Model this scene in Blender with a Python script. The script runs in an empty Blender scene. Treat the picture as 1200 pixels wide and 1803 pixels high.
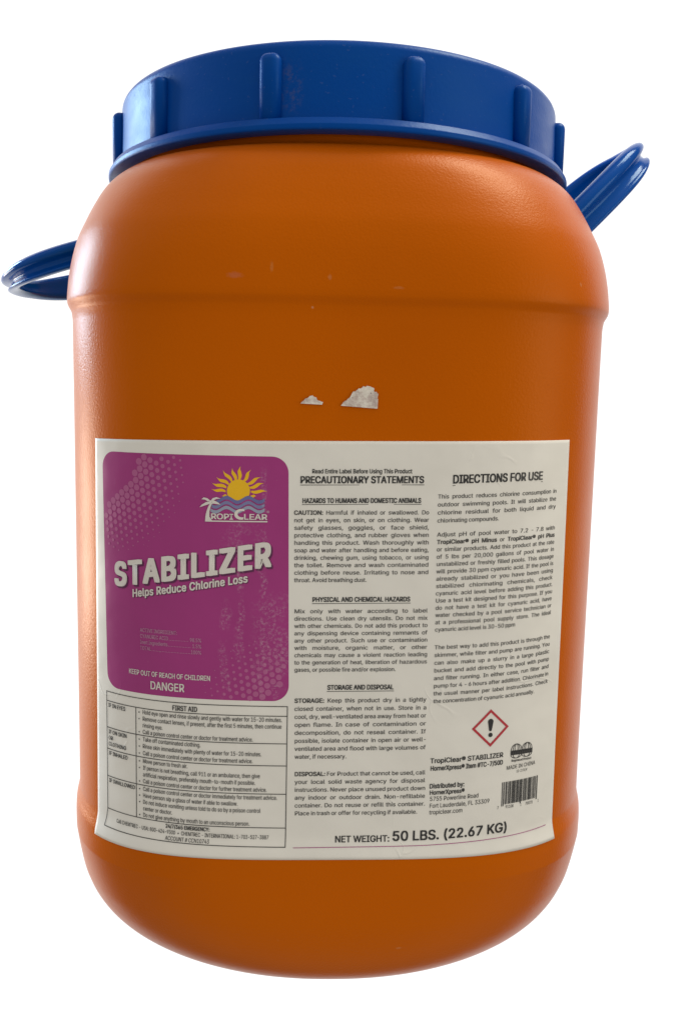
import bpy, bmesh, math, random
import numpy as np
from mathutils import Matrix, Vector
from mathutils.geometry import tessellate_polygon

random.seed(4)
SC = bpy.context.scene
COL = SC.collection
S = 0.16                      # metres per model unit (half the width of the drum)
Z0 = 1.9207                   # model height of the drum's rim above the ground

# ------------------------------------------------------------------ camera
D, H, PITCH, ROLL, FPX = 3.7016, 0.1757, math.radians(7.4096), math.radians(1.15), 1518.9
cam_d = bpy.data.cameras.new('camera')
cam = bpy.data.objects.new('camera', cam_d)
COL.objects.link(cam)
SC.camera = cam
cam_d.sensor_fit = 'VERTICAL'
cam_d.sensor_height = 36.0
cam_d.lens = 36.0 * FPX / 1803.0
cam_d.shift_x = (600.0 - 582.39) / 1803.0
cam_d.clip_start = 0.01
cam_d.clip_end = 200.0
fw = Vector((0, math.cos(PITCH), -math.sin(PITCH)))
up = Vector((0, math.sin(PITCH), math.cos(PITCH)))
rt = Vector((1, 0, 0))
cx = math.cos(ROLL) * rt + math.sin(ROLL) * up
cy = -math.sin(ROLL) * rt + math.cos(ROLL) * up
M = Matrix((cx, cy, -fw)).transposed().to_4x4()
M.translation = Vector((0, -D, H + Z0)) * S
cam.matrix_world = M

# ------------------------------------------------------------------ world: white studio behind, dim room in front
W = bpy.data.worlds.new('World')
SC.world = W
W.use_nodes = True
nt = W.node_tree
nt.nodes.clear()
def wn(t, **k):
    n = nt.nodes.new(t)
    for a, b in k.items():
        setattr(n, a, b)
    return n
tc = wn('ShaderNodeTexCoord')
sep = wn('ShaderNodeSeparateXYZ')
nt.links.new(tc.outputs['Generated'], sep.inputs[0])
ramp = wn('ShaderNodeValToRGB')            # dim room: darker below, brighter above
mr = wn('ShaderNodeMapRange')
mr.inputs[1].default_value = -1
mr.inputs[2].default_value = 1
nt.links.new(sep.outputs[2], mr.inputs[0])
nt.links.new(mr.outputs[0], ramp.inputs[0])
e = ramp.color_ramp.elements
e[0].position = 0.0; e[0].color = (0.42, 0.40, 0.365, 1)
e[1].position = 1.0; e[1].color = (0.80, 0.78, 0.75, 1)
x = e.new(0.42); x.color = (0.37, 0.355, 0.32, 1)
x = e.new(0.62); x.color = (0.39, 0.38, 0.35, 1)
mb = wn('ShaderNodeMapRange', interpolation_type='SMOOTHSTEP')
mb.inputs[1].default_value = 0.30
mb.inputs[2].default_value = 0.46
nt.links.new(sep.outputs[1], mb.inputs[0])
mx = wn('ShaderNodeMix', data_type='RGBA')
nt.links.new(mb.outputs[0], mx.inputs[0])
# dark bands added at the sides to cut grazing reflections, brighter in front
sd = wn('ShaderNodeMapRange', interpolation_type='SMOOTHSTEP')
sd.inputs[1].default_value = 0.20
sd.inputs[2].default_value = -0.35
sd.inputs[3].default_value = 0.22
sd.inputs[4].default_value = 1.06
nt.links.new(sep.outputs[1], sd.inputs[0])
dim = wn('ShaderNodeVectorMath', operation='SCALE')
nt.links.new(ramp.outputs[0], dim.inputs[0])
nt.links.new(sd.outputs[0], dim.inputs[3])
nt.links.new(dim.outputs[0], mx.inputs[6])
mx.inputs[7].default_value = (1.03, 1.03, 1.03, 1)
bg = wn('ShaderNodeBackground')
nt.links.new(mx.outputs[2], bg.inputs[0])
bg.inputs[1].default_value = 1.0
ow = wn('ShaderNodeOutputWorld')
nt.links.new(bg.outputs[0], ow.inputs[0])

# ------------------------------------------------------------------ lamps
def area(name, loc, target, sx, sy, power, color):
    l = bpy.data.lights.new(name, 'AREA')
    l.shape = 'RECTANGLE'
    l.size, l.size_y, l.energy, l.color = sx, sy, power, color
    o = bpy.data.objects.new(name, l)
    COL.objects.link(o)
    o.location = loc
    o.rotation_euler = (Vector(target) - Vector(loc)).to_track_quat('-Z', 'Y').to_euler()
    return o
MID = (0, 0, 0.30)
area('window_light', (-1.72, 0.80, 0.86), (0, 0, .36), 0.8, 0.8, 29.0, (0.55, 0.79, 1.0))
area('bounce_fill', (-1.60, 0.55, 0.02), (0, 0, .26), 0.8, 0.5, 12.0, (1.0, 0.86, 0.72))  # added low warm lamp standing in for bounce; there is no floor
area('ceiling_light', (0.56, -0.06, 1.36), (0, 0, .46), 0.42, 0.42, 6.5, (1.0, 0.94, 0.78))
area('right_fill', (1.55, -0.95, 0.45), (0, 0, .28), 0.7, 1.0, 5.5, (1.0, 0.93, 0.78))  # added warm fill that brightens the right side, no actual doorway

SC.view_settings.view_transform = 'Standard'
SC.view_settings.look = 'None'
SC.view_settings.exposure = 0.18
SC.view_settings.gamma = 1.0
SC.view_settings.use_curve_mapping = False

# ------------------------------------------------------------------ materials
def mat(name, base, rough=0.5, spec=0.5, bump=None, extra=None, coat=0.0, tint=(1, 1, 1)):
    m = bpy.data.materials.new(name)
    m.use_nodes = True
    t = m.node_tree
    p = t.nodes['Principled BSDF']
    p.inputs['Base Color'].default_value = (*base, 1)
    p.inputs['Roughness'].default_value = rough
    p.inputs['Specular IOR Level'].default_value = spec
    p.inputs['Coat Weight'].default_value = coat
    p.inputs['Specular Tint'].default_value = (*tint, 1)
    if bump:
        co = t.nodes.new('ShaderNodeTexCoord')
        prev = None
        for sc_, dist, stren in bump:
            nz = t.nodes.new('ShaderNodeTexNoise')
            nz.inputs['Scale'].default_value = sc_
            nz.inputs['Detail'].default_value = 3
            t.links.new(co.outputs['Object'], nz.inputs['Vector'])
            b = t.nodes.new('ShaderNodeBump')
            b.inputs['Strength'].default_value = stren
            b.inputs['Distance'].default_value = dist
            t.links.new(nz.outputs['Fac'], b.inputs['Height'])
            if prev:
                t.links.new(prev.outputs[0], b.inputs['Normal'])
            prev = b
        t.links.new(prev.outputs[0], p.inputs['Normal'])
    if extra:
        extra(t, p)
    return m

def node(t, typ, **k):
    n = t.nodes.new(typ)
    for a, b in k.items():
        setattr(n, a, b)
    return n
def math_n(t, op, a, b=None, c=None, clamp=False):
    n = node(t, 'ShaderNodeMath', operation=op, use_clamp=clamp)
    for i, v in enumerate((a, b, c)):
        if v is None:
            continue
        if isinstance(v, (int, float)):
            n.inputs[i].default_value = v
        else:
            t.links.new(v, n.inputs[i])
    return n.outputs[0]
def noise(t, vec, scale, detail=2.0, rough=0.5):
    n = node(t, 'ShaderNodeTexNoise')
    n.inputs['Scale'].default_value = scale
    n.inputs['Detail'].default_value = detail
    n.inputs['Roughness'].default_value = rough
    t.links.new(vec, n.inputs['Vector'])
    return n.outputs['Fac']
def step(t, v, a, b):
    n = node(t, 'ShaderNodeMapRange', interpolation_type='SMOOTHSTEP')
    n.inputs[1].default_value, n.inputs[2].default_value = a, b
    t.links.new(v, n.inputs[0])
    return n.outputs[0]
def blend(t, fac, a, b):
    n = node(t, 'ShaderNodeMix', data_type='RGBA')
    t.links.new(fac, n.inputs[0])
    for i, v in ((6, a), (7, b)):
        if isinstance(v, tuple):
            n.inputs[i].default_value = (*v, 1)
        else:
            t.links.new(v, n.inputs[i])
    return n.outputs[2]

ORANGE = (0.56, 0.111, 0.0)
def body_extra(t, p):
    co = node(t, 'ShaderNodeTexCoord').outputs['Object']
    big = step(t, noise(t, co, 9.0, 3), 0.35, 0.7)
    c = blend(t, big, ORANGE, (0.53, 0.103, 0.0))
    # sparse pale specks and rubbed scratches
    mp = node(t, 'ShaderNodeMapping')
    mp.inputs['Scale'].default_value = (1, 1, 0.35)
    t.links.new(co, mp.inputs['Vector'])
    sp = step(t, noise(t, mp.outputs[0], 210.0, 1.0), 0.79, 0.83)
    zone = step(t, noise(t, co, 14.0, 2), 0.5, 0.62)
    f = math_n(t, 'MULTIPLY', sp, zone)
    f = math_n(t, 'MULTIPLY', f, 0.45)
    c = blend(t, f, c, (0.62, 0.36, 0.2))
    # single knocks and scratches of the moulded wall
    for (px, py, pz), sx, sz, k, col in (((-.0028, -.160, .0875), .0011, .0015, .5, (.62, .40, .22)), ((-.011, -.158, .0731), .0007, .0007, .8, (.75, .55, .38)),
                                    ((-.0491, -.1605, .0875), .0042, .0016, .35, (.50, .27, .30)), ((-.0312, -.1605, .0919), .0010, .0030, .5, (.62, .36, .14)),
                                    ((.0309, -.159, .0832), .0030, .0008, .4, (.62, .38, .2)), ((.0417, -.1557, -.268), .0018, .0008, .6, (.62, .38, .2)),
                                    ((-.073, -.1565, -.1888), .0012, .0022, .4, (.62, .38, .2))):
        v = node(t, 'ShaderNodeVectorMath', operation='SUBTRACT')
        t.links.new(co, v.inputs[0]); v.inputs[1].default_value = (px, py, pz)
        w = node(t, 'ShaderNodeVectorMath', operation='DIVIDE')
        t.links.new(v.outputs[0], w.inputs[0]); w.inputs[1].default_value = (sx, .02, sz)
        l = node(t, 'ShaderNodeVectorMath', operation='LENGTH')
        t.links.new(w.outputs[0], l.inputs[0])
        d = math_n(t, 'MULTIPLY_ADD', noise(t, co, 900.0, 3), 1.1, l.outputs['Value'])
        c = blend(t, math_n(t, 'MULTIPLY', step(t, d, 1.7, 0.95), k*.35), c, col)
    t.links.new(c, p.inputs['Base Color'])
    r = node(t, 'ShaderNodeMapRange')
    r.inputs[3].default_value, r.inputs[4].default_value = 0.28, 0.38
    t.links.new(noise(t, co, 30.0, 4), r.inputs[0])
    t.links.new(r.outputs[0], p.inputs['Roughness'])
M_ORANGE = mat('orange_polyethylene', ORANGE, 0.4, 0.22, [(14, 0.002, 0.10), (800, 0.0006, 0.24)], body_extra, tint=(1, .5, .15))

def lid_extra(t, p):
    co = node(t, 'ShaderNodeTexCoord').outputs['Object']
    mp = node(t, 'ShaderNodeMapping')
    mp.inputs['Scale'].default_value = (1, 1, 2.5)
    t.links.new(co, mp.inputs['Vector'])
    f = step(t, noise(t, mp.outputs[0], 24.0, 5, 0.65), 0.45, 0.75)
    c = blend(t, math_n(t, 'MULTIPLY', f, 0.35), (0.0, 0.054, 0.31), (0.003, 0.064, 0.30))
    sp = step(t, noise(t, co, 520.0, 2.0), 0.68, 0.74)
    c = blend(t, math_n(t, 'MULTIPLY', sp, 0.08), c, (0.25, 0.27, 0.33))
    v = node(t, 'ShaderNodeVectorMath', operation='SUBTRACT')
    t.links.new(co, v.inputs[0]); v.inputs[1].default_value = (-.0245, -.136, .183)
    w = node(t, 'ShaderNodeVectorMath', operation='DIVIDE')
    t.links.new(v.outputs[0], w.inputs[0]); w.inputs[1].default_value = (.0085, .02, .016)
    l = node(t, 'ShaderNodeVectorMath', operation='LENGTH')
    t.links.new(w.outputs[0], l.inputs[0])
    rub = step(t, l.outputs['Value'], 1.1, 0.2)
    rub = math_n(t, 'MULTIPLY', rub, step(t, noise(t, co, 330.0, 5, 0.7), 0.46, 0.66))
    c = blend(t, math_n(t, 'MULTIPLY', rub, 0.35), c, (.11, .10, .14))
    t.links.new(c, p.inputs['Base Color'])
    r = node(t, 'ShaderNodeMapRange')
    r.inputs[3].default_value, r.inputs[4].default_value = 0.27, 0.45
    t.links.new(noise(t, mp.outputs[0], 60.0, 4), r.inputs[0])
    t.links.new(r.outputs[0], p.inputs['Roughness'])
M_BLUE = mat('blue_polypropylene', (0.004, 0.055, 0.30), 0.32, 0.22, [(9, 0.002, 0.15), (500, 0.0004, 0.25)], lid_extra, tint=(.25, .65, 1))
M_HANDLE = mat('blue_handle_plastic', (0.0, 0.060, 0.33), 0.16, 0.3, [(60, 0.0008, 0.2)], tint=(.4, .75, 1))

# a paper sheet with UVs in label units (u across, z up)
def paper_extra(t, p):
    uv = node(t, 'ShaderNodeUVMap', uv_map='label').outputs[0]
    f = step(t, noise(t, uv, 5.0, 4), 0.35, 0.75)
    c = blend(t, f, (0.82, 0.795, 0.745), (0.785, 0.76, 0.71))
    g = step(t, noise(t, uv, 60.0, 5, 0.7), 0.62, 0.78)
    c = blend(t, math_n(t, 'MULTIPLY', g, 0.14), c, (0.45, 0.43, 0.42))
    t.links.new(c, p.inputs['Base Color'])
    crease(t, p, uv)
def crease(t, p, uv):
    # wandering thin wrinkles of the glued paper plus a soft waviness
    warp = node(t, 'ShaderNodeTexNoise')
    warp.inputs['Scale'].default_value = 4.0
    t.links.new(uv, warp.inputs['Vector'])
    mixv = node(t, 'ShaderNodeVectorMath', operation='MULTIPLY_ADD')
    t.links.new(warp.outputs['Color'], mixv.inputs[0])
    mixv.inputs[1].default_value = (0.5, 0.5, 0.5)
    t.links.new(uv, mixv.inputs[2])
    vo = node(t, 'ShaderNodeTexVoronoi', feature='DISTANCE_TO_EDGE')
    vo.inputs['Scale'].default_value = 2.1
    t.links.new(mixv.outputs[0], vo.inputs['Vector'])
    ln = step(t, vo.outputs['Distance'], 0.016, 0.0)
    msk = step(t, noise(t, uv, 3.3, 2), 0.56, 0.70)
    h = math_n(t, 'MULTIPLY', ln, msk)
    b = node(t, 'ShaderNodeBump')
    b.inputs['Strength'].default_value = 0.3
    b.inputs['Distance'].default_value = 0.0009
    t.links.new(h, b.inputs['Height'])
    b2 = node(t, 'ShaderNodeBump')
    b2.inputs['Strength'].default_value = 0.3
    b2.inputs['Distance'].default_value = 0.004
    t.links.new(noise(t, uv, 5.5, 2), b2.inputs['Height'])
    t.links.new(b.outputs[0], b2.inputs['Normal'])
    t.links.new(b2.outputs[0], p.inputs['Normal'])
M_PAPER = mat('label_paper', (0.78, 0.75, 0.69), 0.42, 0.4, None, paper_extra)

def wear(t, uv):
    """rubbed pale streaks on the purple print: vertical bands broken up by fine noise"""
    s = node(t, 'ShaderNodeSeparateXYZ')
    t.links.new(uv, s.inputs[0])
    wob = math_n(t, 'MULTIPLY_ADD', noise(t, uv, 9.0, 2), 0.05, s.outputs[0])
    fine = step(t, noise(t, uv, 95.0, 5, 0.75), 0.45, 0.64)
    def band(u0, w, z0, z1, k):
        a = math_n(t, 'ABSOLUTE', math_n(t, 'SUBTRACT', wob, u0 + 0.025))
        a = step(t, a, w, w * 0.3)
        b = math_n(t, 'MULTIPLY', step(t, s.outputs[1], z0 - 0.04, z0 + 0.04), step(t, s.outputs[1], z1 + 0.04, z1 - 0.04))
        return math_n(t, 'MULTIPLY', math_n(t, 'MULTIPLY', a, b), k)
    tot = None
    for bd in ((-0.317, 0.018, -0.66, -0.22, 1.0), (-0.243, 0.012, -0.78, -0.05, 1.0), (-0.205, 0.09, -0.75, -0.46, 0.8),
               (-0.30, 0.09, -0.34, -0.22, 0.55), (-0.20, 0.015, -0.80, -0.55, 1.0), (-0.365, 0.02, -0.78, -0.47, 0.7)):
        v = band(*bd)
        tot = v if tot is None else math_n(t, 'MAXIMUM', tot, v)
    patch = step(t, noise(t, uv, 16.0, 4, 0.6), 0.38, 0.56)
    f = math_n(t, 'MULTIPLY', math_n(t, 'MULTIPLY', tot, fine), patch)
    gen = math_n(t, 'MULTIPLY', step(t, noise(t, uv, 70.0, 5, 0.8), 0.62, 0.75), 0.16)
    return math_n(t, 'MAXIMUM', math_n(t, 'MULTIPLY', f, 0.33), gen)
def print_mat(name, col, worn=True, rough=0.4):
    def ex(t, p):
        uv = node(t, 'ShaderNodeUVMap', uv_map='label').outputs[0]
        c = blend(t, step(t, noise(t, uv, 4.0, 3), 0.3, 0.75), col, tuple(v * 0.93 for v in col))
        if worn:
            c = blend(t, wear(t, uv), c, (0.62, 0.50, 0.56))
        t.links.new(c, p.inputs['Base Color'])
        crease(t, p, uv)
    return mat(name, col, rough, 0.4, None, ex)
M_PURPLE = print_mat('purple_ink', (0.37, 0.034, 0.21))
M_DOT = print_mat('pale_purple_ink', (0.45, 0.11, 0.28))
M_TITLE_SHADE = print_mat('dark_purple_ink', (0.11, 0.016, 0.08))
M_WHITE = print_mat('white_ink', (0.74, 0.70, 0.66), False)
M_PALE = print_mat('pale_pink_ink', (0.62, 0.40, 0.52), False)
M_PINK = print_mat('faded_pink_ink', (0.52, 0.25, 0.40), False)
M_BLACK = print_mat('black_ink', (0.028, 0.028, 0.03), False)
M_GREY = print_mat('grey_ink', (0.05, 0.048, 0.048), False)
M_RED = print_mat('red_ink', (0.50, 0.035, 0.05), False)
M_MAGENTA = print_mat('magenta_ink', (0.40, 0.09, 0.26), False)
M_YELLOW = print_mat('yellow_ink', (0.86, 0.50, 0.008), False)
M_WAVE1 = print_mat('deep_blue_ink', (0.145, 0.15, 0.36))
M_WAVE2 = print_mat('mid_blue_ink', (0.20, 0.21, 0.40))
M_WAVE3 = print_mat('pale_blue_ink', (0.32, 0.36, 0.48))
def scrap_extra(t, p):
    co = node(t, 'ShaderNodeTexCoord').outputs['Object']
    f = step(t, noise(t, co, 160.0, 5, 0.7), 0.42, 0.66)
    c = blend(t, f, (0.80, 0.75, 0.68), (0.52, 0.42, 0.39))
    s = step(t, noise(t, co, 330.0, 2), 0.70, 0.74)
    c = blend(t, s, c, (0.06, 0.04, 0.06))
    t.links.new(c, p.inputs['Base Color'])
M_TORN = mat('torn_paper_fibre', (0.6, 0.55, 0.5), 0.8, 0.2, [(260, 0.001, 0.8)], scrap_extra)

# ------------------------------------------------------------------ shape of the body
PZ = [1.02, .97, .92, .86, .79, .71, .62, .56, .515, .497, .462, .43, -.4, -1.27, -1.3, -1.34, -1.38, -1.43,
      -1.586, -1.6631, -1.7228, -1.7719, -1.8126, -1.8462, -1.8733, -1.8942, -1.9089, -1.9178, -1.9207]
PR = [.7659, .872, .9126, .9379, .961, .983, .995, .9985, .9995, .9985, .985, .9822, .9838, .986, .99, .9975, .9994, .999,
      .9964, .9885, .9752, .9564, .9319, .9013, .8637, .818, .7611, .6856, .5124]
YAW, N = math.radians(1.8275), 3.6
def pchip(X, Y, q):
    X, Y, q = np.array(X, float), np.array(Y, float), np.asarray(q, float)
    h = np.diff(X); d = np.diff(Y) / h
    m = np.zeros(len(X)); m[0], m[-1] = d[0], d[-1]
    for i in range(1, len(X) - 1):
        if d[i-1] * d[i] > 0:
            w1, w2 = 2*h[i] + h[i-1], h[i] + 2*h[i-1]
            m[i] = (w1 + w2) / (w1 / d[i-1] + w2 / d[i])
    i = np.clip(np.searchsorted(X, q) - 1, 0, len(h) - 1)
    t = (q - X[i]) / h[i]
    return Y[i]*(1+2*t)*(1-t)**2 + m[i]*h[i]*t*(1-t)**2 + Y[i+1]*t*t*(3-2*t) + m[i+1]*h[i]*t*t*(t-1)
def body_r(z):
    return pchip([-a for a in PZ], PR, -np.asarray(z, float))
def body_n(z):
    n = N
    n -= 1.4 * min(max((z - .5) / .5, 0), 1) ** 1.2
    n -= 1.58 * min(max((-1.43 - z) / .4907, 0), 1)
    return n
def sec(t, n):
    return (np.abs(np.sin(t))**n + np.abs(np.cos(t))**n) ** (-1.0 / n)

TT = np.linspace(-2.2, 2.2, 8001)
RHO = sec(TT, N)
AX, AY = RHO*np.sin(TT+YAW), -RHO*np.cos(TT+YAW)
ARC = np.concatenate([[0], np.cumsum(np.hypot(np.diff(AX), np.diff(AY)))]) * .985
ARC -= np.interp(0, TT, ARC)
ZT = np.linspace(1.0, -1.5, 2501)
RT = body_r(ZT)
def on_body(u, z, off):
    """model-space points of label coordinates (u along the wall, z up), off above the wall"""
    u, z = np.asarray(u, float), np.asarray(z, float)
    t = np.interp(u, ARC, TT)
    r = sec(t, N) * (np.interp(-z, -ZT, RT) + off)
    return np.stack([r*np.sin(t+YAW), -r*np.cos(t+YAW), z], -1)

# ------------------------------------------------------------------ objects
def link(name, me, mats, parent, smooth=True):
    o = bpy.data.objects.new(name, me)
    COL.objects.link(o)
    for m in (mats if isinstance(mats, (list, tuple)) else [mats]):
        me.materials.append(m)
    o.parent = parent
    if smooth:
        me.shade_smooth()
    return o
def mesh(name, v, f, mats, parent, smooth=True):
    me = bpy.data.meshes.new(name)
    a = np.array(v, float).reshape(-1, 3) * S
    me.from_pydata(a.tolist(), [], f)
    me.update()
    return link(name, me, mats, parent, smooth)

drum = bpy.data.objects.new('plastic_drum', None)
COL.objects.link(drum)
drum.location = (0, 0, Z0 * S)
drum['label'] = 'orange plastic drum with blue screw lid, two blue handles and printed white and purple label'
drum['category'] = 'drum'

# body: rings of a rounded-square section, rounder at the shoulder and the foot
NA = 360
ring_z = np.concatenate([np.linspace(.975, .56, 70), np.linspace(.555, .42, 60), np.linspace(.40, -1.25, 60),
                         np.linspace(-1.26, -1.45, 60), -1.43 - .4907*np.sin(np.linspace(.06, np.pi/2, 70))])
th = np.linspace(0, 2*np.pi, NA, endpoint=False)
V, F = [], []
rings = []
for z, r in ((1.19, .828), (1.0, .828), (.984, .832)):
    rings.append((z, r, 2.0))
for z in ring_z:
    rings.append((z, float(body_r(z)), body_n(z)))
for z, r in ((-1.9207, .47), (-1.912, .43), (-1.905, .2)):
    rings.append((z, r, 2.02))
for z, r, n in rings:
    rr = sec(th - YAW, n) * r
    for a, q in zip(th, rr):
        V.append((q*math.sin(a), -q*math.cos(a), z))
for k in range(len(rings) - 1):
    for i in range(NA):
        j = (i + 1) % NA
        F.append((k*NA+i, (k+1)*NA+i, (k+1)*NA+j, k*NA+j))
V.append((0, 0, 1.19)); V.append((0, 0, -1.905))
for i in range(NA):
    j = (i + 1) % NA
    F.append((len(V)-2, i, j))
    b = (len(rings)-1)*NA
    F.append((len(V)-1, b+j, b+i))
body = mesh('body', V, F, M_ORANGE, drum)

# lid: lathe of wall, lip and top
def lathe(name, prof, mats, parent, n=300):
    v, f = [], []
    for r, z in prof:
        for i in range(n):
            a = 2*math.pi*i/n
            v.append((r*math.sin(a), -r*math.cos(a), z))
    m = len(prof)
    for k in range(m):
        k2 = (k+1) % m
        for i in range(n):
            j = (i+1) % n
            f.append((k*n+i, k2*n+i, k2*n+j, k*n+j))
    return mesh(name, v, f, mats, parent)
def fillet(p0, p1, p2, r, n=6):
    a, b, c = (Vector(p) for p in (p0, p1, p2))
    d1, d2 = (a-b).normalized(), (c-b).normalized()
    half = d1.angle(d2) / 2
    t = r / math.tan(half)
    s, e_ = b + d1*t, b + d2*t
    ctr = b + (d1+d2).normalized() * (r / math.sin(half))
    out = []
    for i in range(n+1):
        q = s.lerp(e_, i/n) - ctr
        out.append(tuple(ctr + q.normalized()*r))
    return out
LIDR = .864
prof = [(.838, 1.20), (.852, 1.05)]
prof += fillet((.853, 1.05), (.853, 1.004), (.912, 1.004), .004, 3)
prof += fillet((.872, 1.004), (.9135, 1.004), (.9135, 1.04), .007, 5)
prof += fillet((.9135, 1.0), (.9135, 1.021), (.9, 1.043), .008, 5)
prof += fillet((.9, 1.041), (.8985, 1.0435), (.88, 1.0440), .002, 3)
prof += fillet((.89, 1.044), (LIDR, 1.045), (LIDR-.002, 1.1), .006, 4)
for k in range(1, 8):
    prof.append((LIDR - .004*k/8, 1.06 + .19*k/8))
prof += fillet((LIDR-.004, 1.2), (LIDR-.005, 1.292), (.7, 1.294), .030, 8)
prof += fillet((.83, 1.294), (.79, 1.294), (.78, 1.27), .01, 4)
prof += [(.77, 1.262), (.4, 1.262), (.02, 1.262), (.02, 1.235), (.6, 1.235), (.83, 1.235)]
lid = lathe('lid', prof, M_BLUE, drum)

# twelve grip ribs
def rib_mesh():
    bm = bmesh.new()
    bmesh.ops.create_cube(bm, size=1.0)
    w, r0, r1, zb, zt = .070, .84, .897, 1.0385, 1.246
    for v in bm.verts:
        v.co = Vector((v.co.x*w, -(r0 + (r1-r0)*(0.5 - v.co.y)), zb + (zt-zb)*(v.co.z+.5)))
    ed = []
    for ed_ in bm.edges:
        a, b = ed_.verts
        m = (a.co + b.co)/2
        outer = abs(m.y + r1) < 1e-4
        top = abs(m.z - zt) < 1e-4
        if (outer and abs(m.z - zb) > 1e-4) or (top and abs(m.y + r0) > 1e-4):
            ed.append(ed_)
    bmesh.ops.bevel(bm, geom=ed, offset=.027, segments=7, profile=.5, affect='EDGES', clamp_overlap=True)
    # the foot of a rib flares a little, and the wall side leans with the lid
    for v in bm.verts:
        v.co *= S
    me = bpy.data.meshes.new('grip_rib')
    bm.to_mesh(me)
    bm.free()
    return me
rib0 = None
for k in range(12):
    if rib0 is None:
        rib0 = link('grip_rib', rib_mesh(), M_BLUE, lid)
        r = rib0
    else:
        r = rib0.copy()
        COL.objects.link(r)
        r.parent = lid
    r.rotation_euler = (0, 0, math.radians(-14.4 + 30*k))

# handles: half-oval bail swept with a ribbed channel section
def handle_mesh(L, w, pw, thick):
    secp = [(-.016, -.045), (.010, -.050), (.022, -.046), (.026, -.036), (.012, -.029), (.009, -.010), (.012, -.001), (.030, .006),
            (.036, .016), (.036, .030), (.026, .042), (.010, .050), (-.012, .048), (-.020, .036), (-.014, .010), (-.014, -.020)]
    n = 90
    P = []
    for i in range(n+1):
        t = -math.pi/2 + math.pi*i/n
        c, s = math.cos(t), math.sin(t)
        a = L * abs(c)**pw
        b = w * math.copysign(abs(s)**0.92, s)
        P.append(Vector((a, b, 0)))
    P.insert(0, P[0] + Vector((-.08, 0, 0))); P.append(P[-1] + Vector((-.08, 0, 0)))
    v, f = [], []
    m = len(secp)
    for i, p in enumerate(P):
        tg = (P[min(i+1, len(P)-1)] - P[max(i-1, 0)]).normalized()
        bn = Vector((0, 0, 1))
        nn = tg.cross(bn).normalized()
        bn = nn.cross(tg).normalized()
        k = 1.0
        q = i/(len(P)-1)
        flat = thick*(1 - .38*math.sin(math.pi*q)**6)*(1 + .30*min(1, max(0, (q-.62)/.25)))
        for a, b in secp:
            v.append(tuple(p + nn*a*k*1.3 + bn*b*flat))
    for i in range(len(P)-1):
        for j in range(m):
            q = (j+1) % m
            f.append((i*m+j, (i+1)*m+j, (i+1)*m+q, i*m+q))
    f.append(tuple(range(m)))
    f.append(tuple(reversed([(len(P)-1)*m + j for j in range(m)])))
    return v, f
def handle(side, root, L, w, tilt, yaw, pw, thick, label):
    """bail pointing outwards: tilt lifts it, yaw swings it towards the back"""
    v, f = handle_mesh(L, w, pw, thick)
    a = np.array(v)
    ct, st = math.cos(tilt), math.sin(tilt)
    X, Y, Z = a[:, 0]*ct - a[:, 2]*st, a[:, 1], a[:, 0]*st + a[:, 2]*ct
    cw, sw = math.cos(yaw), math.sin(yaw)
    P = np.stack([side*(X*cw - Y*sw), X*sw + Y*cw, Z], -1)
    if side < 0:
        f = [tuple(reversed(q)) for q in f]
    o = mesh('handle', P, f, M_HANDLE, drum)
    sub = o.modifiers.new('soft', 'SUBSURF'); sub.levels = 1; sub.render_levels = 1
    o.location = Vector((side*root[0], root[1], root[2]))*S
    o['label'] = label
    return o
handle(-1, (.891, .026, .730), .448, .393, math.radians(-14.4), math.radians(-5.8), .943, 0.98, 'blue handle hanging outwards nearly level')
handle(1, (.894, .211, .856), .568, .215, math.radians(45.0), math.radians(8.0), .70, 1.5, 'blue handle raised steeply')

# ------------------------------------------------------------------ paper label
C00, C10, C11, C01 = (-.862, -1.351), (.794, -1.338), (.779, .060), (-.848, .034)
def label_pt(a, b):
    u = (1-a)*(1-b)*C00[0] + a*(1-b)*C10[0] + a*b*C11[0] + (1-a)*b*C01[0]
    z = (1-a)*(1-b)*C00[1] + a*(1-b)*C10[1] + a*b*C11[1] + (1-a)*b*C01[1]
    return u, z
def set_uv(me, uz):
    uvl = me.uv_layers.new(name='label')
    idx = np.empty(len(me.loops), dtype=np.int32)
    me.loops.foreach_get('vertex_index', idx)
    uvl.data.foreach_set('uv', np.asarray(uz, np.float32)[idx].ravel())
PAPER = .0030
na, nb = 150, 130
uz, off = [], []
aa = np.concatenate([[0], np.linspace(0, 1, na), [1]])
bb = np.concatenate([[0], np.linspace(0, 1, nb), [1]])
for j, b in enumerate(bb):
    for i, a in enumerate(aa):
        uz.append(label_pt(a, b))
        off.append(.0002 if i in (0, na+1) or j in (0, nb+1) else PAPER)
uz = np.array(uz)
pts = on_body(uz[:, 0], uz[:, 1], np.array(off))
F = []
w_ = na + 2
for j in range(nb+1):
    for i in range(na+1):
        F.append((j*w_+i, j*w_+i+1, (j+1)*w_+i+1, (j+1)*w_+i))
paper = mesh('paper_label', pts, F, M_PAPER, drum)
set_uv(paper.data, uz)
paper['label'] = 'white paper label printed with a purple panel and black text'

def warp(u):
    return .018*np.maximum(0, u+.15) + .020*np.maximum(0, u-.30)

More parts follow.
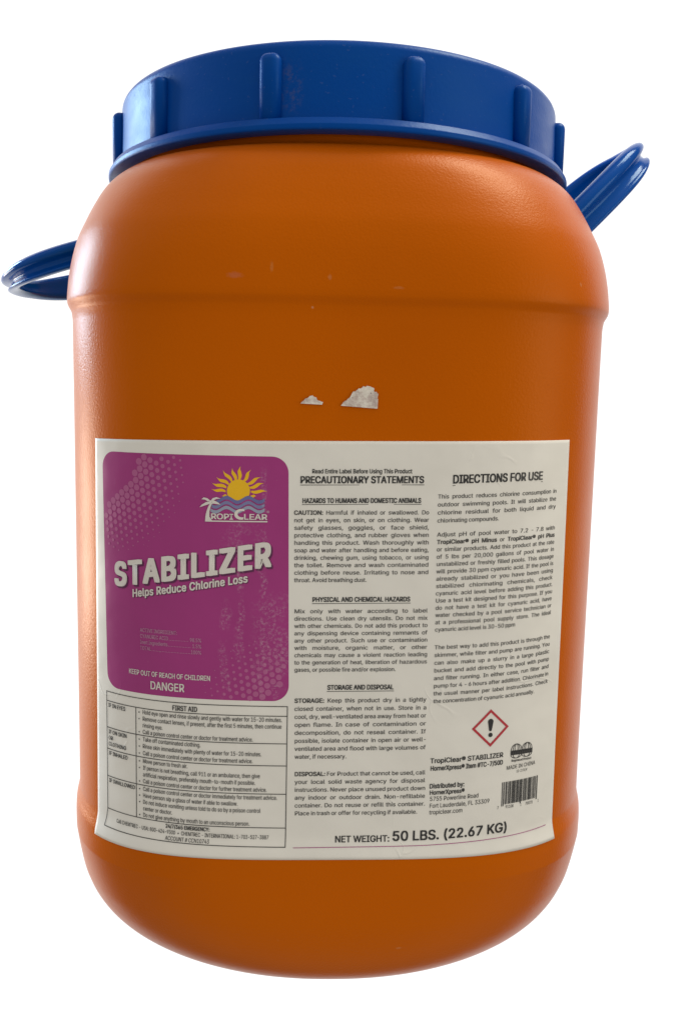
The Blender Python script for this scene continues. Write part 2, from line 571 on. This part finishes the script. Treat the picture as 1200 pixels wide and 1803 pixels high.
class Ink:
    """flat print in label coordinates; build() lays it on the wall as one mesh"""
    def __init__(self, name, layer=2, warped=True):
        self.name, self.layer, self.warped = name, layer, warped
        self.v, self.f, self.mi, self.mats, self.lay = [], [], [], [], []
    def m(self, material):
        if material not in self.mats:
            self.mats.append(material)
        return self.mats.index(material)
    def poly(self, pts, material, layer=None):
        k = len(self.v)
        self.v += [tuple(p) for p in pts]
        self.lay += [self.layer if layer is None else layer]*len(pts)
        self.f.append(tuple(range(k, k+len(pts))))
        self.mi.append(self.m(material))
    def rect(self, u0, z0, u1, z1, material, layer=None):
        self.poly([(u0, z0), (u1, z0), (u1, z1), (u0, z1)], material, layer)
    def line(self, a, b, w, material, layer=None):
        d = (Vector(b) - Vector(a)).normalized()
        n = Vector((-d.y, d.x)) * w/2
        a, b = Vector(a), Vector(b)
        self.poly([a-n, b-n, b+n, a+n], material, layer)
    def mesh(self, v, f, material, layer=None):
        k = len(self.v)
        self.v += [tuple(p) for p in v]
        self.lay += list(np.zeros(len(v)) + (self.layer if layer is None else layer))
        self.f += [tuple(i+k for i in q) for q in f]
        self.mi += [self.m(material)]*len(f)
    def build(self, fine=False):
        bm = bmesh.new()
        lay = bm.verts.layers.float.new('lay')
        vs = []
        for p, l in zip(self.v, self.lay):
            q = bm.verts.new((p[0], p[1], 0)); q[lay] = l
            vs.append(q)
        for f, mi in zip(self.f, self.mi):
            try:
                fc = bm.faces.new([vs[i] for i in f]); fc.material_index = mi
            except ValueError:
                pass
        if fine:
            us = [v.co.x for v in bm.verts]; zs = [v.co.y for v in bm.verts]
            bmesh.ops.triangulate(bm, faces=[f for f in bm.faces if len(f.verts) > 4])
            u = math.floor(min(us)/.012)*.012
            while u < max(us):
                bmesh.ops.bisect_plane(bm, geom=bm.verts[:]+bm.edges[:]+bm.faces[:], plane_co=(u, 0, 0), plane_no=(1, 0, 0), dist=1e-6)
                u += .012
            z = -1.36
            while z < min(max(zs), -1.24):
                if z > min(zs):
                    bmesh.ops.bisect_plane(bm, geom=bm.verts[:]+bm.edges[:]+bm.faces[:], plane_co=(0, z, 0), plane_no=(0, 1, 0), dist=1e-6)
                z += .01
        co = np.array([(v.co.x, v.co.y) for v in bm.verts])
        ly = np.array([v[lay] for v in bm.verts])
        u, z = co[:, 0], co[:, 1]
        if self.warped:
            z = z + warp(u)
        P = on_body(u, z, PAPER + .0006*ly)
        for v, p in zip(bm.verts, P):
            v.co = Vector(p) * S
        bm.normal_update()
        ctr = Vector((0, 0, 0))
        for f in bm.faces:
            c = f.calc_center_median()
            if f.normal.dot(Vector((c.x, c.y, 0))) < 0:
                f.normal_flip()
        me = bpy.data.meshes.new(self.name)
        bm.to_mesh(me)
        bm.free()
        o = link(self.name, me, self.mats, paper)
        set_uv(me, np.stack([u, z], -1))
        return o

# lettering: words taken from Blender's own font
_tc = bpy.data.curves.new('type_setter', 'FONT')
_to = bpy.data.objects.new('type_setter', _tc)
COL.objects.link(_to)
_tc.resolution_u = 3
try:                                     # the grotesque that ships inside Blender; its stroke font otherwise
    _tc.font = bpy.data.fonts.load(bpy.utils.resource_path('LOCAL') + '/datafiles/fonts/Inter.woff2')
except Exception:
    pass
_cache = {}
def glyphs(word, track=1.0):
    """(points, faces, advance, level per point): every outline filled on its own, so crossing strokes stay whole"""
    key = (word, track)
    if key in _cache:
        return _cache[key]
    _tc.body = word
    _tc.space_character = track
    bpy.context.view_layer.update()
    cur = _to.to_curve(bpy.context.evaluated_depsgraph_get())
    loops = []
    for sp in cur.splines:
        bp = sp.bezier_points
        pl = []
        n = len(bp)
        for a in range(n):
            p, q = bp[a], bp[(a+1) % n]
            c0, c1, c2, c3 = p.co, p.handle_right, q.handle_left, q.co
            d = (c3-c0).length
            bend = 0 if d < 1e-9 else max(abs((c1-c0).cross(c3-c0).z), abs((c2-c0).cross(c3-c0).z))/d
            k = 1 if bend < 1e-3 else 4
            for b in range(k):
                t = b/k
                w = c0*(1-t)**3 + c1*3*t*(1-t)**2 + c2*3*t*t*(1-t) + c3*t**3
                pl.append((w.x, w.y))
        if len(pl) > 2:
            loops.append(pl)
    _to.to_curve_clear()
    def area_(p):
        a = np.array(p); b = np.roll(a, -1, 0)
        return .5*float((a[:, 0]*b[:, 1] - b[:, 0]*a[:, 1]).sum())
    def within(pt, poly):
        r = False
        for (xa, ya), (xb, yb) in zip(poly, poly[1:]+poly[:1]):
            if (ya > pt[1]) != (yb > pt[1]) and pt[0] < (xb-xa)*(pt[1]-ya)/(yb-ya) + xa:
                r = not r
        return r
    V_, F_, Lv = [], [], []
    if loops:
        ar = [area_(l) for l in loops]
        sg = 1 if ar[int(np.argmax(np.abs(ar)))] > 0 else -1
        outs = [l for l, a in zip(loops, ar) if a*sg > 0]
        holes = {i: [] for i in range(len(outs))}
        for l, a in zip(loops, ar):
            if a*sg <= 0:
                cand = [i for i, o in enumerate(outs) if within(l[0], o)]
                if cand:
                    holes[min(cand, key=lambda i: abs(area_(outs[i])))].append(l)
        for i, o in enumerate(outs):
            polys = [o] + holes[i]
            k = len(V_)
            tri = tessellate_polygon([[Vector((x_, y_, 0)) for x_, y_ in p] for p in polys])
            for p in polys:
                V_ += p
                Lv += [.05*(i % 3)]*len(p)
            F_ += [tuple(q+k for q in t) for t in tri]
    v = np.array(V_).reshape(-1, 2)
    w = (v[:, 0].max() + .06*_K) if len(v) else .3*_K
    _cache[key] = (v, F_, w, np.array(Lv))
    return _cache[key]
_K = 1.0
CAP = float(glyphs('H')[0][:, 1].max())
_cache.clear()
_K = CAP / .682
REG, BOLD = .0115, .030
def ink_glyphs(ink, v, f, lv, d, material, layer, kx, ky):
    """bolder weights are the same outlines overprinted with small shifts, each pass a hair above the last"""
    layer = ink.layer if layer is None else layer
    n = 2 if d < .012 else (4 if d < .034 else 8)
    for i in range(n):
        a, b = ((1, 0), (-1, 0)) [i] if n == 2 else ((1, 1), (-1, -1), (1, -1), (-1, 1), (1, 0), (-1, 0), (0, 1), (0, -1))[i]
        rx, ry = d*_K*kx*a, d*_K*ky*b*.62
        ink.mesh(v + np.array([rx, ry]), f, material, layer + .15*i + lv)
def put(ink, text, u, z, cap, material, width=None, align='L', bold=REG, xs=1.0, slope=0.0, layer=None, track=1.0):
    """one line; width fits the ink exactly to that length"""
    v, f, w, lv = glyphs(text, track)
    s = cap / CAP
    x0, x1 = v[:, 0].min(), v[:, 0].max()
    k = (width / (x1 - x0)) if width else s*xs
    L = (x1 - x0) * k
    st = u if align == 'L' else (u - L/2 if align == 'C' else u - L)
    q = np.stack([st + (v[:, 0]-x0)*k, z + v[:, 1]*s], -1)
    q[:, 1] += (q[:, 0]-st) * slope
    ink_glyphs(ink, q, f, lv, bold, material, layer, s, s)
def justify(ink, line, u0, u1, z, cap, material, last=False):
    """**bold** words; spread over u0..u1 unless it is a last line"""
    s = cap / CAP
    toks, b = [], False
    for wd in line.split():
        st = wd.startswith('**'); en = wd.endswith('**')
        if st: b = True
        toks.append((wd.strip('*'), BOLD if b else REG))
        if en: b = False
    g = [glyphs(t[0]) + (t[1],) for t in toks]
    tot = sum(q[2] for q in g)
    T = (u1-u0)/s
    _k = _K
    ng = max(1, len(g)-1)
    xs = 1.0
    if last:
        gap = .20*_k
        xs = .96
    else:
        gap = (T - tot)/ng
        if gap < .20*_k:
            xs = (T - .20*ng*_k)/tot; gap = .20*_k
        elif gap > .45*_k:
            xs = min(1.13, (T - .45*ng*_k)/tot); gap = (T - tot*xs)/ng
    x = 0
    for v, f, w, lv, b in g:
        q = np.stack([u0 + (x + v[:, 0]*xs)*s, z + v[:, 1]*s], -1)
        ink_glyphs(ink, q, f, lv, b, material, None, s, s)
        x += w*xs + gap

# --- purple panel with halftone dots
def round_rect(l0, l1, r0, r1, z0, z1, rad, n=10):
    """l0,r0 = left/right at the bottom; l1,r1 at the top"""
    pts = []
    for (cu, cz, a0) in ((l0+rad, z0+rad, 180), (r0-rad, z0+rad, 270), (r1-rad, z1-rad, 0), (l1+rad, z1-rad, 90)):
        for i in range(n+1):
            a = math.radians(a0 + 90*i/n)
            pts.append((cu + rad*math.cos(a), cz + rad*math.sin(a)))
    return pts
ink = Ink('purple_panel', 1, False)
ink.poly(round_rect(-.796, -.808, -.157, -.167, -.802, -.005, .052), M_PURPLE)
def inside(u, z, m=.006):
    return -.800+m < u < -.165-m and -.80+m < z < -.007-m and not (u > -.215 and z < -.75) and not (u < -.75 and z > -.05)
def disc(ink, u, z, r, material, layer=2, n=14):
    ink.poly([(u+r*math.cos(2*math.pi*i/n), z+r*math.sin(2*math.pi*i/n)) for i in range(n)], material, layer)
ca, sa = math.cos(math.radians(38)), math.sin(math.radians(38))
P_ = .0235
for i in range(-60, 60):
    for j in range(-60, 60):
        a, b = i*P_ + (P_/2 if j % 2 else 0), j*P_*.86
        u, z = -.5 + a*ca - b*sa, -.4 + a*sa + b*ca
        if not inside(u, z):
            continue
        # first fan: largest along an arc from the left edge to the top edge, fading towards the lower right
        d = math.hypot(u + .83, (z + .0)) - .185
        if -.012 < d < .19 and z > -.33 and u < -.5:
            k = 1 - max(0, d)/.19
            r = .0112*k**.8
            if r > .0014: disc(ink, u, z, r, M_DOT)
        d2 = math.hypot(u + .13, z + .86) - .12
        if -.02 < d2 < .22 and u > -.45 and z < -.6:
            k = 1 - max(0, d2)/.22
            r = .0112*k**.9
            if r > .0014: disc(ink, u, z, r, M_DOT)
ink.build(True)

# --- brand emblem: sun, waves, palm, lettering.  Logo units: 1200 wide
LG = Ink('brand_emblem', 3, False)
def lg(X, Y):
    return (-.469 + X*.287/1200, -.004 - Y*.2355/975 + X*.006/1200)
LG.poly([lg(607+152*math.cos(2*math.pi*i/40), 475+152*math.sin(2*math.pi*i/40)) for i in range(40)], M_YELLOW, 2)
for (bx, by, tx, ty, w) in ((520, 352, 398, 200, 40), (570, 340, 522, 170, 44), (612, 330, 632, 145, 46), (675, 348, 770, 195, 42),
                            (722, 385, 902, 292, 42), (755, 432, 945, 372, 42), (772, 482, 988, 483, 40), (765, 545, 842, 543, 36),
                            (455, 540, 388, 538, 34), (438, 482, 245, 450, 38), (448, 430, 250, 370, 42), (480, 388, 312, 293, 42)):
    dx, dy = tx-bx, ty-by
    L = math.hypot(dx, dy); nx, ny = -dy/L, dx/L
    l1, l2 = [], []
    for i in range(13):
        t = i/12
        ww = w*.5*(0.55 + .55*math.sin(math.pi*min(1, t*1.15)))*(1 if t < .6 else (1-t)/.4)
        wob = 9*math.sin(t*math.pi*2.1)*min(1, L/150)
        cxp, cyp = bx+dx*t+nx*wob, by+dy*t+ny*wob
        l1.append(lg(cxp+nx*ww, cyp+ny*ww)); l2.append(lg(cxp-nx*ww, cyp-ny*ww))
    for i in range(12):
        LG.poly([l1[i], l1[i+1], l2[i+1], l2[i]], M_YELLOW, 2)
def wave(y, x0, x1, th_, material, amp=30, ph=0, lay=3):
    n = 48
    for i in range(n):
        xa, xb = x0+(x1-x0)*i/n, x0+(x1-x0)*(i+1)/n
        ya, yb = (y - amp*math.cos((q-ph-450)*2*math.pi/290) for q in (xa, xb))
        LG.poly([lg(xa, ya-th_), lg(xb, yb-th_), lg(xb, yb+th_), lg(xa, ya+th_)], material, lay)
# purple water gap under the sun, then three bands
n = 30
for i in range(n):
    xa, xb = 440+340*i/n, 440+340*(i+1)/n
    ya, yb = (592 - 30*math.cos((q-450)*2*math.pi/290) for q in (xa, xb))
    LG.poly([lg(xa, ya), lg(xb, yb), lg(xb, 640), lg(xa, 640)], M_PURPLE, 2.5)
wave(592, 320, 955, 24, M_WAVE1)
wave(658, 255, 955, 22, M_WAVE2)
wave(722, 240, 955, 22, M_WAVE3)
# palm
trunk_l = [(232, 640), (205, 690), (185, 750), (172, 810), (168, 876)]
trunk_r = [(262, 635), (240, 690), (226, 750), (226, 815), (262, 866)]
for i in range(4):
    LG.poly([lg(*trunk_l[i]), lg(*trunk_l[i+1]), lg(*trunk_r[i+1]), lg(*trunk_r[i])], M_WHITE, 4)
LG.poly([lg(168, 864), lg(995, 872), lg(995, 888), lg(168, 880)], M_WHITE, 4.3)
for leaf in ([(240, 605), (200, 572), (150, 560), (118, 585), (165, 590), (205, 612)],
             [(235, 612), (180, 622), (125, 655), (92, 692), (150, 672), (215, 650), (245, 640)],
             [(240, 605), (270, 570), (320, 555), (375, 575), (320, 580), (270, 605)],
             [(240, 612), (290, 600), (340, 625), (375, 655), (320, 648), (270, 640), (240, 640)],
             [(222, 600), (262, 600), (272, 645), (228, 655)]):
    c = (sum(p[0] for p in leaf)/len(leaf), sum(p[1] for p in leaf)/len(leaf))
    LG.poly([lg(*p) for p in leaf], M_WHITE, 4.6)
u_, z_ = lg(252, 845); put(LG, 'ROPI', u_, z_, .0175, M_WHITE, width=.0685, bold=.03, layer=4)
u_, z_ = lg(690, 850); put(LG, 'LEAR', u_, z_, .0175, M_WHITE, width=.0715, bold=.03, layer=4)
# the large C with its swept top
cpts_o, cpts_i = [], []
for i in range(25):
    a = math.radians(-62 - 225*i/24)
    cpts_o.append((648+92*math.cos(a), 782 + 72*math.sin(a)))
    cpts_i.append((662+62*math.cos(a), 780 + 42*math.sin(a)))
for i in range(24):
    LG.poly([lg(*cpts_o[i]), lg(*cpts_o[i+1]), lg(*cpts_i[i+1]), lg(*cpts_i[i])], M_WHITE, 4)
u_, z_ = lg(985, 775); put(LG, '®', u_, z_, .010, M_PALE, layer=4)
LG.build(True)

# --- product title
ink = Ink('product_title', 4, False)
for mat_, du, dz, l in ((M_TITLE_SHADE, .005, -.006, 3), (M_WHITE, 0, 0, 4)):
    put(ink, 'STABILIZER', -.749+du, -.447+dz, .0755, mat_, width=.527, bold=.047, slope=.1776, layer=l, track=1.12)
    put(ink, 'Helps Reduce Chlorine Loss', -.678+du*.4, -.478+dz*.4, .0255, mat_, width=.385, bold=.032, slope=.182, layer=l, track=1.05)
ink.build(True)

# --- small print on the purple panel
ink = Ink('ingredient_text', 3, False)
for i, (a, b) in enumerate((('ACTIVE INGREDIENT:', ''), ('CYANURIC ACID', '98.5%'), ('Inert Ingredients', '1.5%'), ('TOTAL', '100%'))):
    z = -.5915 - .0202*i
    s = .0125
    w = glyphs(a)[2]
    put(ink, a, -.652, z, s, M_PINK, xs=.72)
    if b:
        x0 = -.652 + w*s/CAP*.72
        w2 = glyphs(b)[2]
        x1 = -.441 - w2*s/CAP*.72
        put(ink, b, -.441, z, s, M_PINK, xs=.72, align='R')
        x = x0 + .002
        while x < x1 - .002:
            ink.rect(x, z, x+.002, z+.002, M_PINK)
            x += .0052
ink.build()
ink = Ink('danger_text', 3, False)
put(ink, 'KEEP OUT OF REACH OF CHILDREN', -.696, -.739, .0165, M_WHITE, width=.284, bold=.016)
put(ink, 'DANGER', -.614, -.782, .0265, M_WHITE, width=.116, bold=.02)
ink.build(True)

# --- first aid table
ink = Ink('first_aid_table', 2, False)
LW = .0026
rows = [-.820, -.853, -.947, -1.023, -1.121, -1.239, -1.304]
def le(z):   # left rule follows the paper's lean
    return -.801 if z > -1.24 else -.801 - .012*(z+1.24)/-.064
for z in rows:
    ink.rect(le(z)-LW/2, z-LW/2, -.160+LW/2, z+LW/2, M_GREY)
for a, b in zip(rows[:-1], rows[1:]):
    ink.poly([(le(a)-LW/2, a-LW/2), (le(b)-LW/2, b+LW/2), (le(b)+LW/2, b+LW/2), (le(a)+LW/2, a-LW/2)], M_GREY)
    ink.rect(-.160-LW/2, b+LW/2, -.160+LW/2, a-LW/2, M_GREY)
for a, b in zip(rows[1:-2], rows[2:-1]):
    ink.rect(-.672-LW/2, b+LW/2, -.672+LW/2, a-LW/2, M_GREY)
ink.build(True)
ink = Ink('first_aid_text', 3, False)
put(ink, 'FIRST AID', -.496, -.8465, .0165, M_BLACK, width=.083, align='C', bold=.02)
c_ = .0145
fx = .468 / ((glyphs('Remove contact lenses, if present, after the first 5 minutes, then continue')[2]-.06*_K)*c_/CAP)
AID = [(-.853, .0228, 'IF IN EYES', ['*Hold eye open and rinse slowly and gently with water for 15-20 minutes.',
        '*Remove contact lenses, if present, after the first 5 minutes, then continue', 'rinsing eye.', '*Call a poison control center or doctor for treatment advice.']),
       (-.947, .0242, 'IF ON SKIN|OR|CLOTHING', ['*Take off contaminated clothing.', '*Rinse skin immediately with plenty of water for 15-20 minutes.',
        '*Call a poison control center or doctor for treatment advice.']),
       (-1.023, .0236, 'IF INHALED', ['*Move person to fresh air.', '*If person is not breathing, call 911 or an ambulance, then give',
        'artificial respiration, preferably mouth-to-mouth if possible.', '*Call a poison control center or doctor for further treatment advice.']),
       (-1.121, .0230, 'IF SWALLOWED', ['*Call a poison control center or doctor immediately for treatment advice.', '*Have person sip a glass of water if able to swallow.',
        '*Do not induce vomiting unless told to do so by a poison control', 'center or doctor.', '*Do not give anything by mouth to an unconscious person.'])]
for z0, st, head, lines in AID:
    for i, h in enumerate(head.split('|')):
        put(ink, h, -.791, z0 - .0205 - .0215*i, .0135, M_BLACK, xs=.80, bold=.014)
    for i, l in enumerate(lines):
        z = z0 - .0195 - st*i
        if l[0] == '*':
            disc(ink, -.659, z+.005, .0024, M_BLACK, 3, 8)
            l = l[1:]
        put(ink, l, -.645, z, c_, M_GREY, xs=fx, bold=.008)
put(ink, '24/7/365 EMERGENCY:', -.487, -1.258, .0135, M_BLACK, width=.150, align='C', bold=.022)
put(ink, 'Call CHEMTREC - USA: 800-424-9300  •  CHEMTREC - INTERNATIONAL: 1-703-527-3887', -.486, -1.2785, .0135, M_GREY, width=.540, align='C', bold=.008)
put(ink, 'ACCOUNT # CCN10743', -.487, -1.299, .0135, M_GREY, width=.150, align='C', bold=.008)
ink.build()

# --- middle column
def ml(z): return -.148 - .0165*(z+.187)
def mrr(z): return .281 - .0195*(z+.18)
def para(ink, lines, z0, st, L, R, cap=.0134):
    for i, l in enumerate(lines):
        z = z0 - st*i
        last = l.endswith('~')
        justify(ink, l.rstrip('~'), L(z), R(z), z, cap, M_GREY, last)
def heading(ink, text, u0, u1, z, cap, under, bold):
    put(ink, text, u0, z, cap, M_BLACK, width=u1-u0, bold=bold)
    if under:
        ink.rect(u0-.002, z-under-.0018, u1+.002, z-under, M_GREY)
ink = Ink('precaution_text', 2)
heading(ink, 'Read Entire Label Before Using This Product', -.092, .222, -.0565, .0135, 0, .018)
heading(ink, 'PRECAUTIONARY STATEMENTS', -.128, .260, -.0875, .0215, .005, .030)
heading(ink, 'HAZARDS TO HUMANS AND DOMESTIC ANIMALS', -.121, .253, -.1505, .0148, .004, .030)
para(ink, ['**CAUTION:** Harmful if inhaled or swallowed. Do', 'not get in eyes, on skin, or on clothing. Wear', 'safety glasses, goggles, or face shield,',
           'protective clothing, and rubber gloves when', 'handling this product. Wash thoroughly with', 'soap and water after handling and before eating,',
           'drinking, chewing gum, using tobacco, or using', 'the toilet. Remove and wash contaminated', 'clothing before reuse. Irritating to nose and',
           'throat. Avoid breathing dust.~'], -.188, .0242, ml, mrr)
heading(ink, 'PHYSICAL AND CHEMICAL HAZARDS', -.084, .228, -.4705, .0150, .005, .030)
para(ink, ['Mix only with water according to label', 'directions. Use clean dry utensils. Do not mix', 'with other chemicals. Do not add this product to',
           'any dispensing device containing remnants of', 'any other product. Such use or contamination', 'with moisture, organic matter, or other',
           'chemicals may cause a violent reaction leading', 'to the generation of heat, liberation of hazardous', 'gases, or possible fire and/or explosion.~'],
     -.508, .0243, ml, mrr)
heading(ink, 'STORAGE AND DISPOSAL', -.031, .183, -.7635, .0155, .005, .030)
para(ink, ['**STORAGE:** Keep this product dry in a tightly', 'closed container, when not in use. Store in a', 'cool, dry, well-ventilated area away from heat or',
           'open flame. In case of contamination or', 'decomposition, do not reseal container. If', 'possible, isolate container in open air or well-',
           'ventilated area and flood with large volumes of', 'water, if necessary.~'], -.807, .0273, ml, mrr, .0142)
para(ink, ['**DISPOSAL:** For Product that cannot be used, call', 'your local solid waste agency for disposal', 'instructions. Never place unused product down',
           'any indoor or outdoor drain. Non-refillable', 'container. Do not reuse or refill this container.', 'Place in trash or offer for recycling if available.~'],
     -1.058, .0273, ml, mrr, .0142)
ink.build()
ink = Ink('net_weight_text', 2)
put(ink, 'NET WEIGHT:', .005, -1.290, .0215, M_BLACK, width=.178, bold=.022)
put(ink, '50 LBS. (22.67 KG)', .196, -1.288, .0330, M_BLACK, width=.392, bold=.026)
ink.rect(-.134, -1.3070, .757, -1.3048, M_MAGENTA)
ink.build(True)

# --- right column
def rl(z): return .3065 - .013*(z+.13)
def rr_(z): return .727 - .009*(z+.116)
ink = Ink('directions_text', 2)
heading(ink, 'DIRECTIONS FOR USE', .355, .664, -.0905, .0265, .006, .030)
para(ink, ['This product reduces chlorine consumption in', 'outdoor swimming pools. It will stabilize the', 'chlorine residual for both liquid and dry',
           'chlorinating compounds.~'], -.138, .0257, rl, rr_)
para(ink, ['Adjust pH of pool water to 7.2 - 7.8 with', '**TropiClear® pH Minus** or **TropiClear® pH Plus**', 'or similar products. Add this product at the rate',
           'of 5 lbs per 20,000 gallons of pool water in', 'unstabilized or freshly filled pools. This dosage', 'will provide 30 ppm cyanuric acid. If the pool is',
           'already stabilized or you have been using', 'stabilized chlorinating chemicals, check', 'cyanuric acid level before adding this product.',
           'Use a test kit designed for this purpose. If you', 'do not have a test kit for cyanuric acid, have', 'water checked by a pool service technician or',
           'at a professional pool supply store. The ideal', 'cyanuric acid level is  30-50 ppm~'], -.2605, .0240, rl, rr_)
para(ink, ['The best way to add this product is through the', 'skimmer, while filter and pump are running. You', 'can also make up a slurry in a large plastic',
           'bucket and add directly to the pool with pump', 'and filter running. In either case, run filter and', 'pump for 4 - 6 hours after addition. Chlorinate in',
           'the usual manner per label instructions. Check', 'the concentration of cyanuric acid annually.~'], -.632, .0260, rl, rr_)
ink.build()

# --- hazard diamond with exclamation mark
ink = Ink('hazard_symbol', 2, False)
c = (.5145, -.8975)
o_ = [(.513, -.8325), (.580, -.8965), (.516, -.963), (.4485, -.8975)]
i_ = [(c[0] + (p[0]-c[0])*.83, c[1] + (p[1]-c[1])*.83) for p in o_]
for k in range(4):
    q = (k+1) % 4
    ink.poly([o_[k], o_[q], i_[q], i_[k]], M_RED)
def bar_pts(cu, zt, zb, rt_, rb_):
    pts = [(cu + rt_*math.cos(math.radians(a)), zt - rt_ + rt_*math.sin(math.radians(a))) for a in range(0, 181, 15)]
    pts += [(cu + rb_*math.cos(math.radians(a)), zb + rb_ + rb_*math.sin(math.radians(a))) for a in range(180, 361, 20)]
    return pts
ink.poly(bar_pts(.5140, -.8655, -.9085, .0098, .0050), M_BLACK)
disc(ink, .5150, -.9215, .0076, M_BLACK, 2, 20)
ink.build(True)

# --- lower right: item and maker lines
ink = Ink('distributor_text', 2)
def rput(t, u0, u1, z, cap, b, m=M_BLACK):
    put(ink, t, u0, z - float(warp(np.array(u0))), cap, m, width=u1-u0, bold=b)
rput('TropiClear® STABILIZER', .313, .564, -1.012, .0165, .022)
rput('HornerXpress® Item #TC-7/50D', .315, .564, -1.038, .0160, .024)
rput('Distributed by:', .314, .430, -1.100, .0160, .024)
rput('HornerXpress®', .315, .432, -1.122, .0150, .024)
rput('5755 Powerline Road', .316, .481, -1.144, .0150, .006, M_GREY)
rput('Fort Lauderdale, FL 33309', .316, .521, -1.168, .0150, .006, M_GREY)
rput('tropiclear.com', .315, .427, -1.191, .0150, .006, M_GREY)
rput('MADE IN CHINA', .580, .693, -1.050, .0135, .006, M_GREY)
rput('10-21 B_M', .618, .660, -1.064, .0090, .004, M_GREY)
ink.build()
# --- round stamp mark: two overlapping globes crossed by a dark band
ink = Ink('certification_mark', 2, False)
def ringp(cu, cz, ru, rz, w, a0, a1, n=20):
    for i in range(n):
        a, b = (math.radians(a0 + (a1-a0)*k/n) for k in (i, i+1))
        ink.poly([(cu+ru*math.cos(a), cz+rz*math.sin(a)), (cu+ru*math.cos(b), cz+rz*math.sin(b)),
                  (cu+(ru-w)*math.cos(b), cz+(rz-w)*math.sin(b)), (cu+(ru-w)*math.cos(a), cz+(rz-w)*math.sin(a))], M_GREY)
for cu in (.614, .656):
    for k in (1.0, .66, .33):
        ringp(cu, -.984, .0215*k, .0230, .0022, 0, 180)
    for k in (1.0, .6):
        ringp(cu, -1.000, .0215*k, .013, .0022, 180, 360)
ink.rect(.592, -1.000, .678, -.984, M_BLACK, 3)
for k in range(9):
    ink.rect(.597+.009*k, -.9965, .602+.009*k, -.9885, M_GREY, 4)
put(ink, 'Registered Product', .636, -1.0235, .0075, M_BLACK, width=.078, align='C', bold=.02)
ink.build(True)
# --- barcode
ink = Ink('barcode', 2, False)
rb = random.Random(11)
u = .5655
while u < .7085:
    w = rb.choice((.0013, .0013, .0026, .0026, .0040))
    ext = .006 if (u < .573 or .634 < u < .641 or u > .7025) else 0
    k = (u-.5655)/.143
    ink.rect(u, -1.1725-ext + .004*k, min(u+w, .7105), -1.0925 + .004*k, M_BLACK)
    u += w + rb.choice((.0013, .0013, .0022, .0030))
for t, a, b in (('7', .551, .556), ('91108', .582, .612), ('1', .640, .643), ('70070', .660, .690), ('1', .7135, .7165)):
    put(ink, t, a, -1.1865, .0105, M_GREY, width=b-a, bold=.008)
ink.build()

bpy.data.objects.remove(_to)
bpy.data.curves.remove(_tc)

# ------------------------------------------------------------------ torn scraps of an older sticker
def scrap(pts, label):
    """ragged torn paper: outline in label coordinates, thin solid"""
    top = on_body([p[0] for p in pts], [p[1] for p in pts], np.array([.005 + .0015*random.random() for _ in pts]))
    bot = on_body([p[0] for p in pts], [p[1] for p in pts], .0004)
    cu, cz = sum(p[0] for p in pts)/len(pts), sum(p[1] for p in pts)/len(pts)
    c = on_body([cu], [cz], .0045)
    n = len(pts)
    v = np.concatenate([top, bot, c])
    f = [(i, (i+1) % n, 2*n) for i in range(n)] + [(i+n, (i+1) % n + n, (i+1) % n, i) for i in range(n)]
    o = mesh('paper_scrap', v, f, M_TORN, drum, False)
    o['label'] = label
    return o
def ragged(base, jit, sub=4):
    out = []
    for k in range(len(base)-1):
        a, b = base[k], base[k+1]
        for i in range(sub):
            t = i/sub
            j = jit if i else jit*.4
            out.append((a[0]+(b[0]-a[0])*t + random.uniform(-j, j), a[1]+(b[1]-a[1])*t + random.uniform(-j, j)))
    out.append(base[-1])
    return out
straight = [(-.133, .1625), (-.066, .160)]
scrap(straight + ragged([(-.062, .169), (-.075, .170), (-.085, .182), (-.100, .188), (-.118, .178), (-.132, .164)], .0022), 'smaller torn scrap of white paper')
straight = [(-.007, .158), (.05, .1545), (.107, .151)]
scrap(straight + ragged([(.108, .180), (.108, .199), (.096, .203), (.092, .216), (.080, .221), (.058, .216), (.040, .208), (.026, .196), (.020, .185), (.006, .172), (-.006, .160)], .0026),
      'larger torn scrap of white paper')
